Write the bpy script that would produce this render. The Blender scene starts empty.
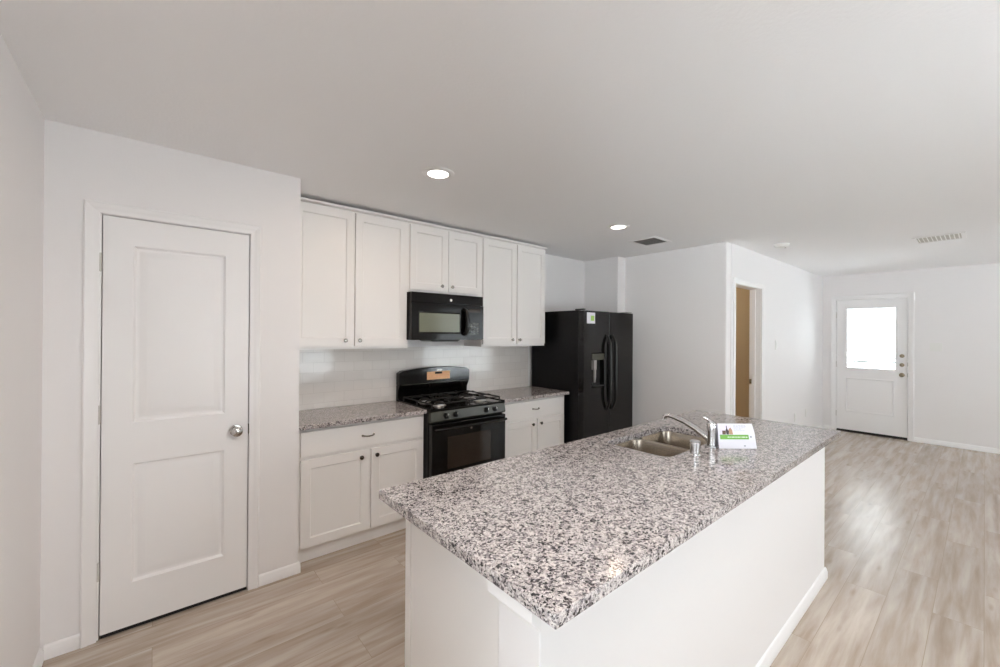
import bpy, bmesh, math, random
from mathutils import Vector, Matrix
SC = bpy.context.scene
COL = SC.collection
random.seed(7)

# ------------------------------------------------------------------ camera
F_PX = 409.14
CAM_H = 1.481
yaw, pitch, roll = math.radians(40.142), math.radians(0.142), math.radians(0.378)
fwd = Vector((math.sin(yaw)*math.cos(pitch), math.cos(yaw)*math.cos(pitch), math.sin(pitch)))
rt = Vector((math.cos(yaw), -math.sin(yaw), 0)); up = rt.cross(fwd)
rt2 = rt*math.cos(roll)+up*math.sin(roll); up2 = -rt*math.sin(roll)+up*math.cos(roll)
cd = bpy.data.cameras.new('camera'); cam = bpy.data.objects.new('camera', cd); COL.objects.link(cam)
cd.sensor_fit = 'HORIZONTAL'; cd.sensor_width = 36; cd.lens = F_PX*36/1000
cd.clip_start = .02; cd.clip_end = 300
M = Matrix((rt2, up2, -fwd)).transposed().to_4x4(); M.translation = (0, 0, CAM_H)
cam.matrix_world = M
SC.camera = cam

# ------------------------------------------------------------------ light
SC.view_settings.view_transform = 'Standard'; SC.view_settings.look = 'None'
SC.view_settings.gamma = 1; SC.view_settings.use_curve_mapping = False
SC.view_settings.exposure = -0.10
SC.cycles.use_denoising = True
SC.cycles.max_bounces = 14; SC.cycles.diffuse_bounces = 10; SC.cycles.glossy_bounces = 6
SC.cycles.transparent_max_bounces = 16
SC.cycles.sample_clamp_indirect = 8
SC.cycles.caustics_reflective = False; SC.cycles.caustics_refractive = False
SKY = 5.3
w = bpy.data.worlds.new('world'); SC.world = w; w.use_nodes = True
wn = w.node_tree; bg = wn.nodes['Background']
bg.inputs[0].default_value = (.91, .965, 1.0, 1); bg.inputs[1].default_value = SKY
def sunlight():
    d = bpy.data.lights.new('sun', 'SUN'); d.energy = 120; d.angle = .05; d.color = (.945, .975, .99)
    o = bpy.data.objects.new('sun', d); COL.objects.link(o)
    o.rotation_euler = Vector((-.35, .28, 1)).to_track_quat('Z', 'Y').to_euler()
sunlight()
def portal(name, loc, normal, sx, sy):
    d = bpy.data.lights.new(name, 'AREA'); d.shape = 'RECTANGLE'; d.size = sx; d.size_y = sy
    d.cycles.is_portal = True
    o = bpy.data.objects.new(name, d); COL.objects.link(o); o.location = loc
    o.rotation_euler = (-Vector(normal)).to_track_quat('Z', 'Y').to_euler()
LAMP_W = 2.6
LAMP_COL = (1, .76, .56)
FILL_W = 8.0
FILL_COL = (1, .985, .985)

# ------------------------------------------------------------------ dims
C = 2.44
XL, YP, XR = -.387, 2.739, .685
YK = 3.323; YN = 3.37; XN = 4.275; YREC = 2.865; XS = 4.423
YH = 1.690; XW = 8.246; YR = -3.2

# ------------------------------------------------------------------ materials
def sr(r, g, b):
    f = lambda c: (c/255/12.92) if c/255 <= .04045 else ((c/255+.055)/1.055)**2.4
    return (f(r), f(g), f(b), 1)
MATS = {}
def mat(name, col, rough=.5, metal=0, spec=.5, coat=0, bump=None, emit=None, tint=None):
    if name in MATS: return MATS[name]
    m = bpy.data.materials.new(name); m.use_nodes = True; nt = m.node_tree
    b = nt.nodes['Principled BSDF']
    b.inputs['Base Color'].default_value = col; b.inputs['Roughness'].default_value = rough
    b.inputs['Metallic'].default_value = metal; b.inputs['Specular IOR Level'].default_value = spec
    b.inputs['Coat Weight'].default_value = coat; b.inputs['Coat Roughness'].default_value = .05
    if emit:
        b.inputs['Emission Color'].default_value = emit[0]; b.inputs['Emission Strength'].default_value = emit[1]
    tc = nt.nodes.new('ShaderNodeTexCoord')
    if bump:
        n = nt.nodes.new('ShaderNodeTexNoise'); n.inputs['Scale'].default_value = bump[0]; n.inputs['Detail'].default_value = 3
        bp = nt.nodes.new('ShaderNodeBump'); bp.inputs['Strength'].default_value = bump[1]; bp.inputs['Distance'].default_value = bump[2]
        nt.links.new(tc.outputs['Object'], n.inputs['Vector']); nt.links.new(n.outputs['Fac'], bp.inputs['Height'])
        nt.links.new(bp.outputs['Normal'], b.inputs['Normal'])
    if tint:                                   # faint mottling of the colour itself
        n = nt.nodes.new('ShaderNodeTexNoise'); n.inputs['Scale'].default_value = tint[0]; n.inputs['Detail'].default_value = 4
        mx = nt.nodes.new('ShaderNodeMix'); mx.data_type = 'RGBA'
        mx.inputs[6].default_value = col; mx.inputs[7].default_value = tint[1]
        nt.links.new(tc.outputs['Object'], n.inputs['Vector']); nt.links.new(n.outputs['Fac'], mx.inputs[0])
        nt.links.new(mx.outputs[2], b.inputs['Base Color'])
    MATS[name] = m
    return m

WALL = mat('wall_paint', sr(238, 236, 236), .6, spec=.3, bump=(90, .12, .002))
CEIL = mat('ceiling_paint', sr(243, 243, 244), .75, spec=.2, bump=(70, .3, .003))
TAN = mat('tan_paint', sr(205, 188, 158), .6, spec=.3, bump=(90, .12, .002))
TRIM = mat('trim_paint', sr(241, 240, 240), .35, spec=.45, bump=(40, .02, .001))
CAB = mat('cabinet_paint', sr(240, 238, 236), .35, spec=.45, bump=(60, .02, .001))
BLACK = mat('black_enamel', sr(11, 10, 10), .10, spec=.28, bump=(30, .01, .001))
BLACKSIDE = mat('black_textured_steel', sr(11, 11, 13), .36, spec=.22, bump=(350, .12, .001))
BLACKPL = mat('black_plastic', sr(12, 12, 12), .28, spec=.35, bump=(200, .03, .001))
IRON = mat('cast_iron', sr(20, 20, 21), .5, spec=.5, bump=(220, .2, .001))
DGLASS = mat('dark_oven_glass', sr(46, 38, 32), .06, spec=.35, bump=(5, .003, .001))
MWIN = mat('microwave_screen_glass', sr(112, 114, 98), .1, spec=.3, bump=(5, .003, .001))
GREYPL = mat('dark_grey_glossy_panel', sr(62, 62, 54), .2, spec=.35, bump=(200, .02, .001))
HINGE = mat('painted_hinge', sr(205, 202, 198), .35, spec=.4, bump=(60, .02, .001))
KNOBM = mat('polished_nickel', sr(205, 203, 200), .14, metal=1, bump=(60, .02, .001))
CHROME = mat('chrome', sr(225, 226, 228), .08, metal=1, bump=(20, .004, .001))
NICKEL = mat('satin_nickel', sr(150, 146, 140), .25, metal=1, bump=(300, .03, .001))
DKNICKEL = mat('dark_nickel', sr(95, 90, 86), .25, metal=1, bump=(300, .03, .001))
BRASSY = mat('aged_nickel', sr(150, 138, 118), .3, metal=1, bump=(300, .03, .001))
STEEL = mat('brushed_steel', sr(176, 166, 154), .26, metal=1, bump=(160, .06, .001))
ALU = mat('burner_aluminium', sr(200, 200, 198), .3, metal=1, bump=(200, .05, .001))
WHITEPL = mat('white_plastic', sr(235, 235, 232), .35, bump=(100, .02, .001))
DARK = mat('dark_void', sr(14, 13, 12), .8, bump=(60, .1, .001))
SLAT = mat('grey_louver_paint', sr(150, 144, 142), .5, bump=(60, .05, .001))
SLAT2 = mat('pale_grey_duct', sr(196, 192, 186), .6, bump=(60, .05, .001))
DUCT = mat('duct_grey', sr(95, 90, 90), .6, bump=(60, .1, .001))
PAPER = mat('white_paper', sr(222, 221, 230), .5, bump=(300, .03, .0005))
GREEN = mat('green_print', sr(104, 160, 62), .45, tint=(300, sr(96, 150, 54)))
LTGREEN = mat('green_sticker_print', sr(150, 190, 90), .45, tint=(300, sr(140, 180, 82)))
BROWNP = mat('brown_print', sr(92, 64, 48), .45, tint=(250, sr(70, 48, 36)))
TANP = mat('tan_print', sr(176, 140, 112), .45, tint=(250, sr(160, 122, 96)))
DKP = mat('dark_print', sr(52, 30, 40), .45, tint=(250, sr(40, 24, 30)))
LILAC = mat('lilac_print', sr(214, 208, 236), .45, tint=(150, sr(228, 222, 240)))
GREYINK = mat('grey_ink', sr(150, 155, 168), .5, tint=(300, sr(140, 145, 158)))
WHITEINK = mat('white_ink', sr(235, 240, 230), .5, tint=(300, sr(225, 230, 220)))
ORANGE = mat('orange_kraft_sticker', sr(226, 150, 92), .4, tint=(160, sr(240, 205, 160)))
LAMP = mat('lamp_lens', sr(255, 250, 240), .4, emit=((1, .93, .84, 1), 7.0))
GRASS = mat('outdoor_ground', sr(186, 188, 192), .9, tint=(.4, sr(164, 168, 168)))
FENCEM = mat('outdoor_fence_boards', sr(180, 175, 170), .8, tint=(3, sr(165, 160, 155)))

def glass_mat():
    m = bpy.data.materials.new('window_glass'); m.use_nodes = True; nt = m.node_tree
    nt.nodes.remove(nt.nodes['Principled BSDF']); out = nt.nodes['Material Output']
    t = nt.nodes.new('ShaderNodeBsdfTransparent'); t.inputs[0].default_value = (.97, .98, .98, 1)
    g = nt.nodes.new('ShaderNodeBsdfGlossy'); g.inputs['Roughness'].default_value = .02
    fr = nt.nodes.new('ShaderNodeFresnel'); fr.inputs[0].default_value = 1.45
    mx = nt.nodes.new('ShaderNodeMixShader')
    nt.links.new(fr.outputs[0], mx.inputs[0]); nt.links.new(t.outputs[0], mx.inputs[1]); nt.links.new(g.outputs[0], mx.inputs[2])
    nt.links.new(mx.outputs[0], out.inputs[0]); return m
GLASS = glass_mat()

def nodes_of(name):
    m = bpy.data.materials.new(name); m.use_nodes = True
    return m, m.node_tree, m.node_tree.nodes['Principled BSDF']
def N(nt, t, **kw):
    n = nt.nodes.new('ShaderNode'+t)
    for k, v in kw.items():
        if k.startswith('i_'): n.inputs[k[2:].replace('_', ' ')].default_value = v
        else: setattr(n, k, v)
    return n
def ramp(nt, stops, interp='LINEAR'):
    r = nt.nodes.new('ShaderNodeValToRGB'); r.color_ramp.interpolation = interp
    e = r.color_ramp.elements
    while len(e) < len(stops): e.new(.5)
    for i, (p, c) in enumerate(stops): e[i].position = p; e[i].color = c
    return r
def mixc(nt, fac, a, b, typ='MIX'):
    m = nt.nodes.new('ShaderNodeMix'); m.data_type = 'RGBA'; m.blend_type = typ
    L = nt.links
    if isinstance(fac, (int, float)): m.inputs[0].default_value = fac
    else: L.new(fac, m.inputs[0])
    for s, i in ((a, 6), (b, 7)):
        if isinstance(s, tuple): m.inputs[i].default_value = s
        else: L.new(s, m.inputs[i])
    return m.outputs[2]

def granite():
    m, nt, b = nodes_of('speckled_granite'); L = nt.links
    tc = N(nt, 'TexCoord')
    # warp so that the grains are irregular and a little stretched
    wn_ = N(nt, 'TexNoise', i_Scale=70.0, i_Detail=3.0)
    L.new(tc.outputs['Object'], wn_.inputs['Vector'])
    sub = N(nt, 'VectorMath', operation='SUBTRACT'); sub.inputs[1].default_value = (.5, .5, .5)
    L.new(wn_.outputs['Color'], sub.inputs[0])
    sc_ = N(nt, 'VectorMath', operation='SCALE'); sc_.inputs['Scale'].default_value = .022
    L.new(sub.outputs[0], sc_.inputs[0])
    ad = N(nt, 'VectorMath', operation='ADD'); L.new(tc.outputs['Object'], ad.inputs[0]); L.new(sc_.outputs[0], ad.inputs[1])
    v1 = N(nt, 'TexVoronoi', i_Scale=185.0); L.new(ad.outputs[0], v1.inputs['Vector'])
    s1 = N(nt, 'SeparateColor'); L.new(v1.outputs['Color'], s1.inputs[0])
    r1 = ramp(nt, [(0, sr(28, 26, 30)), (.10, sr(88, 82, 86)), (.20, sr(142, 136, 138)), (.36, sr(178, 172, 171)), (.56, sr(204, 197, 195)), (.84, sr(220, 214, 211))], 'CONSTANT')
    # clustering of dark grains
    n2 = N(nt, 'TexNoise', i_Scale=38.0, i_Detail=2.0); L.new(tc.outputs['Object'], n2.inputs['Vector'])
    mr = N(nt, 'MapRange'); mr.inputs['From Min'].default_value = .35; mr.inputs['From Max'].default_value = .65
    mr.inputs['To Min'].default_value = -.14; mr.inputs['To Max'].default_value = .14
    L.new(n2.outputs['Fac'], mr.inputs['Value'])
    a2 = N(nt, 'Math', operation='ADD', use_clamp=True); L.new(s1.outputs[0], a2.inputs[0]); L.new(mr.outputs[0], a2.inputs[1])
    L.new(a2.outputs[0], r1.inputs[0])
    v3 = N(nt, 'TexVoronoi', i_Scale=520.0); L.new(ad.outputs[0], v3.inputs['Vector'])
    s3 = N(nt, 'SeparateColor'); L.new(v3.outputs['Color'], s3.inputs[0])
    r3 = ramp(nt, [(0, sr(130, 124, 126)), (.10, sr(215, 208, 206)), (.4, sr(255, 255, 255))], 'CONSTANT')
    L.new(s3.outputs[1], r3.inputs[0])
    c = mixc(nt, .75, r1.outputs[0], r3.outputs[0], 'MULTIPLY')
    L.new(c, b.inputs['Base Color'])
    b.inputs['Roughness'].default_value = .12; b.inputs['Specular IOR Level'].default_value = .5
    return m
GRANITE = granite()

def plank_floor():
    m, nt, b = nodes_of('vinyl_plank_floor'); L = nt.links
    tc = N(nt, 'TexCoord')
    br = N(nt, 'TexBrick'); br.offset = .37; br.offset_frequency = 2
    br.inputs['Color1'].default_value = (0, 0, 0, 1); br.inputs['Color2'].default_value = (1, 1, 1, 1)
    br.inputs['Mortar'].default_value = (.5, .5, .5, 1)
    br.inputs['Scale'].default_value = 1; br.inputs['Mortar Size'].default_value = .0012; br.inputs['Mortar Smooth'].default_value = .2
    br.inputs['Brick Width'].default_value = 1.22; br.inputs['Row Height'].default_value = .18; br.inputs['Bias'].default_value = 0
    L.new(tc.outputs['Object'], br.inputs['Vector'])
    # per plank shift of the grain
    sep = N(nt, 'SeparateColor'); L.new(br.outputs['Color'], sep.inputs[0])
    cmb = N(nt, 'CombineXYZ'); mu = N(nt, 'Math', operation='MULTIPLY'); mu.inputs[1].default_value = 37.0
    L.new(sep.outputs[0], mu.inputs[0]); L.new(mu.outputs[0], cmb.inputs[0]); L.new(mu.outputs[0], cmb.inputs[2])
    ad = N(nt, 'VectorMath', operation='ADD'); L.new(tc.outputs['Object'], ad.inputs[0]); L.new(cmb.outputs[0], ad.inputs[1])
    mp = N(nt, 'Mapping'); mp.inputs['Scale'].default_value = (.8, 9, 1); L.new(ad.outputs[0], mp.inputs['Vector'])
    g = N(nt, 'TexNoise', i_Scale=2.2, i_Detail=6.0, i_Roughness=.55, i_Distortion=.25); L.new(mp.outputs[0], g.inputs['Vector'])
    mp2 = N(nt, 'Mapping'); mp2.inputs['Scale'].default_value = (1.0, 5, 1); L.new(ad.outputs[0], mp2.inputs['Vector'])
    k = N(nt, 'TexNoise', i_Scale=1.5, i_Detail=3.0, i_Roughness=.5); L.new(mp2.outputs[0], k.inputs['Vector'])
    base = ramp(nt, [(.25, sr(152, 134, 117)), (.45, sr(180, 165, 150)), (.58, sr(195, 182, 169)), (.75, sr(210, 200, 189))])
    L.new(g.outputs['Fac'], base.inputs[0])
    kn = ramp(nt, [(.28, (.86, .835, .81, 1)), (.60, (1, 1, 1, 1))]); L.new(k.outputs['Fac'], kn.inputs[0])
    c = mixc(nt, .8, base.outputs[0], kn.outputs[0], 'MULTIPLY')
    pl = ramp(nt, [(0, (.90, .89, .88, 1)), (1, (1.04, 1.04, 1.04, 1))]); L.new(sep.outputs[0], pl.inputs[0])
    c = mixc(nt, 1.0, c, pl.outputs[0], 'MULTIPLY')
    kv = N(nt, 'Mapping'); kv.inputs['Scale'].default_value = (1.6, 6.5, 1); L.new(ad.outputs[0], kv.inputs['Vector'])
    vo = N(nt, 'TexVoronoi', i_Scale=1.6); L.new(kv.outputs[0], vo.inputs['Vector'])
    kr = ramp(nt, [(.03, (.62, .56, .50, 1)), (.16, (1, 1, 1, 1))]); L.new(vo.outputs['Distance'], kr.inputs[0])
    c = mixc(nt, .8, c, kr.outputs[0], 'MULTIPLY')
    c = mixc(nt, br.outputs['Fac'], c, sr(152, 136, 119))
    L.new(c, b.inputs['Base Color'])
    b.inputs['Roughness'].default_value = .27
    bp = N(nt, 'Bump'); bp.inputs['Strength'].default_value = .25; bp.inputs['Distance'].default_value = .0004
    L.new(br.outputs['Fac'], bp.inputs['Height'])
    bp.invert = True; L.new(bp.outputs[0], b.inputs['Normal'])
    b.inputs['Specular IOR Level'].default_value = .9
    return m
FLOOR = plank_floor()

def subway():
    m, nt, b = nodes_of('white_subway_tile'); L = nt.links
    tc = N(nt, 'TexCoord'); sp = N(nt, 'SeparateXYZ'); cb = N(nt, 'CombineXYZ')
    L.new(tc.outputs['Object'], sp.inputs[0]); L.new(sp.outputs[0], cb.inputs[0]); L.new(sp.outputs[2], cb.inputs[1])
    br = N(nt, 'TexBrick'); br.offset = .5
    br.inputs['Color1'].default_value = sr(226, 222, 218); br.inputs['Color2'].default_value = sr(232, 229, 225)
    br.inputs['Mortar'].default_value = sr(216, 212, 208); br.inputs['Scale'].default_value = 1
    br.inputs['Mortar Size'].default_value = .0016; br.inputs['Mortar Smooth'].default_value = .4
    br.inputs['Brick Width'].default_value = .155; br.inputs['Row Height'].default_value = .0785
    L.new(cb.outputs[0], br.inputs['Vector']); L.new(br.outputs['Color'], b.inputs['Base Color'])
    # each tile sits a touch out of plane
    wv = N(nt, 'TexNoise', i_Scale=9.0, i_Detail=1.0); L.new(tc.outputs['Object'], wv.inputs['Vector'])
    mu = N(nt, 'Math', operation='MULTIPLY'); mu.inputs[1].default_value = -1.0; L.new(br.outputs['Fac'], mu.inputs[0])
    ad = N(nt, 'Math', operation='ADD'); L.new(mu.outputs[0], ad.inputs[0]); L.new(wv.outputs['Fac'], ad.inputs[1])
    bp = N(nt, 'Bump'); bp.inputs['Strength'].default_value = .35; bp.inputs['Distance'].default_value = .003
    L.new(ad.outputs[0], bp.inputs['Height']); L.new(bp.outputs[0], b.inputs['Normal'])
    b.inputs['Roughness'].default_value = .08
    return m
TILE = subway()

# ------------------------------------------------------------------ mesh helpers
class MB:
    """collects shapes in world coordinates; build() links them as ONE object"""
    def __init__(s): s.v = []; s.f = []
    def add(s, vs, fs):
        o = len(s.v); s.v += [tuple(v) for v in vs]; s.f += [tuple(i+o for i in f) for f in fs]; return s
    def box(s, x0, x1, y0, y1, z0, z1):
        x0, x1 = sorted((x0, x1)); y0, y1 = sorted((y0, y1)); z0, z1 = sorted((z0, z1))
        return s.add([(x0,y0,z0),(x1,y0,z0),(x1,y1,z0),(x0,y1,z0),(x0,y0,z1),(x1,y0,z1),(x1,y1,z1),(x0,y1,z1)],
              [(0,3,2,1),(4,5,6,7),(0,1,5,4),(1,2,6,5),(2,3,7,6),(3,0,4,7)])
    def obox(s, c, ax, ay, az):       # box from a centre and three half-axis vectors
        c, ax, ay, az = map(Vector, (c, ax, ay, az)); vs = []
        for k in (-1, 1):
            for (i, j) in ((-1,-1),(1,-1),(1,1),(-1,1)): vs.append(c+ax*i+ay*j+az*k)
        return s.add(vs, [(0,3,2,1),(4,5,6,7),(0,1,5,4),(1,2,6,5),(2,3,7,6),(3,0,4,7)])
    def lathe(s, c, axis, prof, n=32):
        """prof: list of (distance along axis, radius)"""
        c = Vector(c); a = Vector(axis).normalized()
        u = a.orthogonal().normalized(); w_ = a.cross(u); vs = []; fs = []
        for (h, r) in prof:
            for i in range(n):
                t = 2*math.pi*i/n; vs.append(c+a*h+(u*math.cos(t)+w_*math.sin(t))*max(r, 1e-5))
        for k in range(len(prof)-1):
            for i in range(n):
                j = (i+1) % n; fs.append((k*n+i, k*n+j, (k+1)*n+j, (k+1)*n+i))
        fs.append(tuple(range(n-1, -1, -1))); fs.append(tuple((len(prof)-1)*n+i for i in range(n)))
        return s.add(vs, fs)
    def tube(s, pts, rad, n=12, flat=1.0, caps=True):
        pts = [Vector(p) for p in pts]; vs = []; fs = []
        rad = rad if isinstance(rad, (list, tuple)) else [rad]*len(pts)
        t0 = (pts[1]-pts[0]).normalized(); u = Vector((0, 0, 1)).cross(t0)
        u = u.normalized() if u.length > .05 else t0.orthogonal().normalized()
        for k, p in enumerate(pts):
            t = ((pts[min(k+1, len(pts)-1)]-p).normalized()+(p-pts[max(k-1, 0)]).normalized()).normalized()
            u = (u-t*u.dot(t)).normalized(); w_ = t.cross(u)
            for i in range(n):
                a = 2*math.pi*i/n; vs.append(p+(u*math.cos(a)+w_*math.sin(a)*flat)*rad[k])
        for k in range(len(pts)-1):
            for i in range(n):
                j = (i+1) % n; fs.append((k*n+i, k*n+j, (k+1)*n+j, (k+1)*n+i))
        if caps: fs.append(tuple(range(n-1, -1, -1))); fs.append(tuple((len(pts)-1)*n+i for i in range(n)))
        return s.add(vs, fs)
    def prism(s, poly, d0, d1, plane):
        """poly in 2D, extruded from d0 to d1 along the axis missing from plane ('xz','yz','xy')"""
        def P(a, b, d): return {'xz': (a, d, b), 'yz': (d, a, b), 'xy': (a, b, d)}[plane]
        n = len(poly); vs = [P(a, b, d0) for a, b in poly]+[P(a, b, d1) for a, b in poly]
        fs = [(i, (i+1) % n, n+(i+1) % n, n+i) for i in range(n)]+[tuple(range(n-1, -1, -1)), tuple(range(n, 2*n))]
        return s.add(vs, fs)
    def build(s, name, m, parent=None, bevel=0, smooth=True, seg=2):
        me = bpy.data.meshes.new(name); o = bpy.data.objects.new(name, me); COL.objects.link(o)
        org = Vector((0, 0, 0))
        if parent is not None: org = ORG[parent.name]; o.parent = parent
        elif s.v:
            xs = [v[0] for v in s.v]; ys = [v[1] for v in s.v]; zs = [v[2] for v in s.v]
            org = Vector(((min(xs)+max(xs))/2, (min(ys)+max(ys))/2, min(zs)))
            if m in (FLOOR, GRANITE, TILE): org = Vector((0, 0, 0))
            o.location = org
        me.from_pydata([tuple(Vector(v)-org) for v in s.v], [], s.f)
        bm = bmesh.new(); bm.from_mesh(me); bmesh.ops.recalc_face_normals(bm, faces=bm.faces); bm.to_mesh(me); bm.free()
        me.materials.append(m)
        if smooth:
            me.shade_smooth(); me.set_sharp_from_angle(angle=math.radians(35))
        if bevel:
            b = o.modifiers.new('bevel', 'BEVEL'); b.width = bevel; b.segments = seg; b.limit_method = 'ANGLE'; b.harden_normals = True
        ORG[o.name] = org
        return o
ORG = {}
def thing(name, label, cat, loc, group=None, kind=None):
    o = bpy.data.objects.new(name, None); COL.objects.link(o); o.location = loc; o.empty_display_size = .1
    ORG[o.name] = Vector(loc); tag(o, label, cat, group, kind); return o
def tag(o, label=None, cat=None, group=None, kind=None):
    if label: o['label'] = label
    if cat: o['category'] = cat
    if group: o['group'] = group
    if kind: o['kind'] = kind
    return o
def structure(name, mb, m, label, cat, bevel=0):
    o = mb.build(name, m, None, bevel); tag(o, label, cat, None, 'structure'); return o

def face_panel(mb, O, U, V, Nn, W, H, panels, rings, thick):
    """slab of size W x H, origin O, axes U, V, outward normal Nn; rectangular panels
    (u0,u1,v0,v1) in its face are sunk or raised along rings [(inset, height), ...]"""
    O, U, V, Nn = map(Vector, (O, U, V, Nn))
    P = lambda u, v, h=0: O+U*u+V*v+Nn*h
    us = sorted({0, W} | {p[0] for p in panels} | {p[1] for p in panels})
    vs = sorted({0, H} | {p[2] for p in panels} | {p[3] for p in panels})
    for i in range(len(us)-1):
        for j in range(len(vs)-1):
            u0, u1, v0, v1 = us[i], us[i+1], vs[j], vs[j+1]
            if any(abs(p[0]-u0) < 1e-9 and abs(p[1]-u1) < 1e-9 and p[2] <= v0+1e-9 and p[3] >= v1-1e-9 for p in panels): continue
            mb.add([P(u0, v0), P(u1, v0), P(u1, v1), P(u0, v1)], [(0, 1, 2, 3)])
    for (u0, u1, v0, v1) in panels:
        loops = [[P(u0+d, v0+d, h), P(u1-d, v0+d, h), P(u1-d, v1-d, h), P(u0+d, v1-d, h)] for d, h in [(0, 0)]+rings]
        for a, b in zip(loops, loops[1:]):
            mb.add(a+b, [(i, (i+1) % 4, 4+(i+1) % 4, 4+i) for i in range(4)])
        mb.add(loops[-1], [(0, 1, 2, 3)])
    t = -thick
    A = [P(0, 0), P(W, 0), P(W, H), P(0, H), P(0, 0, t), P(W, 0, t), P(W, H, t), P(0, H, t)]
    mb.add(A, [(0, 1, 5, 4), (1, 2, 6, 5), (2, 3, 7, 6), (3, 0, 4, 7), (4, 5, 6, 7)])
    return mb
def weld(o, d=1e-5):
    me = o.data; bm = bmesh.new(); bm.from_mesh(me); bmesh.ops.remove_doubles(bm, verts=bm.verts, dist=d)
    bmesh.ops.recalc_face_normals(bm, faces=bm.faces); bm.to_mesh(me); bm.free()
    me.shade_smooth(); me.set_sharp_from_angle(angle=math.radians(35)); return o

# ------------------------------------------------------------------ the room
T = .12
structure('floor', MB().box(XL-T, XW+.15, YR-T, 3.9, -.1, 0), FLOOR, 'grey-brown wood-look vinyl plank floor running through the room', 'floor')
structure('ceiling', MB().box(XL-T, XW+.15, YR-T, 3.9, C, C+.12), CEIL, 'flat white painted ceiling over kitchen and living area', 'ceiling')
LW = (-2.4, .35, .25, 2.15)
b = MB(); b.box(XL-T, XL, YR-T, LW[0], 0, C); b.box(XL-T, XL, LW[1], 3.9, 0, C); b.box(XL-T, XL, LW[0], LW[1], 0, LW[2]); b.box(XL-T, XL, LW[0], LW[1], LW[3], C)
structure('wall_left', b, WALL, 'plain off-white wall at the left edge, square to the pantry wall', 'wall')
# pantry wall with its doorway, and the short return beside the cabinets
DL, DR, DH = -.195, .414, 2.044
b = MB()
b.box(XL, DL-.012, YP, YP+.1, 0, C); b.box(DR+.012, XR, YP, YP+.1, 0, C); b.box(DL-.012, DR+.012, YP, YP+.1, DH+.012, C)
b.box(XR-.1, XR, YP+.1, YK, 0, C)
structure('wall_pantry', b, WALL, 'off-white wall around the closed two-panel pantry door', 'wall')
b = MB(); b.prism([(XR-.1, YK), (3.235, YK), (3.235, YN), (XN, YN), (XN, YN+.1), (XR-.1, YN+.1)], 0, C, 'xy')
structure('wall_kitchen', b, WALL, 'off-white wall behind the cabinets and the refrigerator', 'wall')
b = MB().prism([(XN, YREC), (XS, YREC), (XS, YH), (XS+T, YH), (XS+T, 3.6), (XN, 3.6)], 0, C, 'xy')
structure('wall_refrigerator', b, WALL, 'off-white wall right of the black refrigerator, facing the pantry', 'wall', bevel=.012)
# hall wall with the bathroom doorway
BX0, BX1, BH = 4.645, 5.41, 2.03
b = MB(); b.box(XS+T, BX0-.012, YH, YH+T, 0, C); b.box(BX1+.012, XW, YH, YH+T, 0, C); b.box(BX0-.012, BX1+.012, YH, YH+T, BH+.012, C)
structure('wall_hall', b, WALL, 'off-white wall running from the open doorway to the entry door', 'wall')
# outer walls closing off the rooms behind
b = MB(); b.box(XL, XW+.15, 3.9, 4.0, -.1, C+.1); b.box(XW, XW+.15, YH+T, 3.9, -.1, C+.1)
structure('wall_back', b, WALL, 'off-white outer wall behind the kitchen and closet', 'wall')
# room behind that doorway
b = MB(); b.box(XS+T, 7.0, 3.2, 3.3, 0, C); b.box(6.0, 6.1, YH+T, 3.2, 0, C); b.box(XS+T, XS+T+.02, YH+T, 3.2, 0, C)
structure('wall_bathroom', b, TAN, 'tan wall of the dim room seen through the narrow doorway', 'wall')
# far wall with entry door
FR, FL, FH = .716, 1.515, 2.051
b = MB(); b.box(XW, XW+.15, YR-T, FR-.015, 0, C); b.box(XW, XW+.15, FL+.015, YH+T, 0, C); b.box(XW, XW+.15, FR-.015, FL+.015, FH+.012, C)
structure('wall_far', b, WALL, 'off-white wall holding the entry door', 'wall')
# right wall (behind and beside the camera) with unseen windows added for daylight
WIN = [(.7, 3.2, .35, 2.15), (5.6, 7.9, .25, 2.15)]
b = MB(); xs = [XL-T]
for (x0, x1, z0, z1) in WIN:
    b.box(xs[-1], x0, YR-T, YR, 0, C); b.box(x0, x1, YR-T, YR, 0, z0); b.box(x0, x1, YR-T, YR, z1, C); xs.append(x1)
b.box(xs[-1], XW, YR-T, YR, 0, C)
structure('wall_right', b, WALL, 'off-white wall with the windows, behind the island side', 'wall')
for i, (x0, x1, z0, z1) in enumerate(WIN):
    o = thing('window_%d' % (i+1), ('added unseen white framed window in the right wall, opposite the cabinets', 'added unseen white framed window in the right wall near the entry door')[i], 'window', (x0, YR, z0), kind='structure')
    f = MB(); g = .045
    f.box(x0, x0+g, YR-.09, YR-.03, z0, z1); f.box(x1-g, x1, YR-.09, YR-.03, z0, z1)
    f.box(x0+g, x1-g, YR-.09, YR-.03, z0, z0+g); f.box(x0+g, x1-g, YR-.09, YR-.03, z1-g, z1)
    xm = (x0+x1)/2; f.box(xm-.025, xm+.025, YR-.085, YR-.035, z0+g, z1-g)
    f.build('window_frame', TRIM, o, .003)
    MB().box(x0+g, x1-g, YR-.063, YR-.058, z0+g, z1-g).build('window_pane', GLASS, o)
    portal('daylight_portal', ((x0+x1)/2, YR-.11, (z0+z1)/2), (0, 1, 0), x1-x0, z1-z0)
o = thing('window_3', 'added unseen white framed window in the left wall', 'window', (XL, LW[0], LW[2]), kind='structure')  # out-of-view window, added to bring daylight in from the left
f = MB(); g = .045; X0, X1 = XL-.09, XL-.03
f.box(X0, X1, LW[0], LW[0]+g, LW[2], LW[3]); f.box(X0, X1, LW[1]-g, LW[1], LW[2], LW[3])
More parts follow.
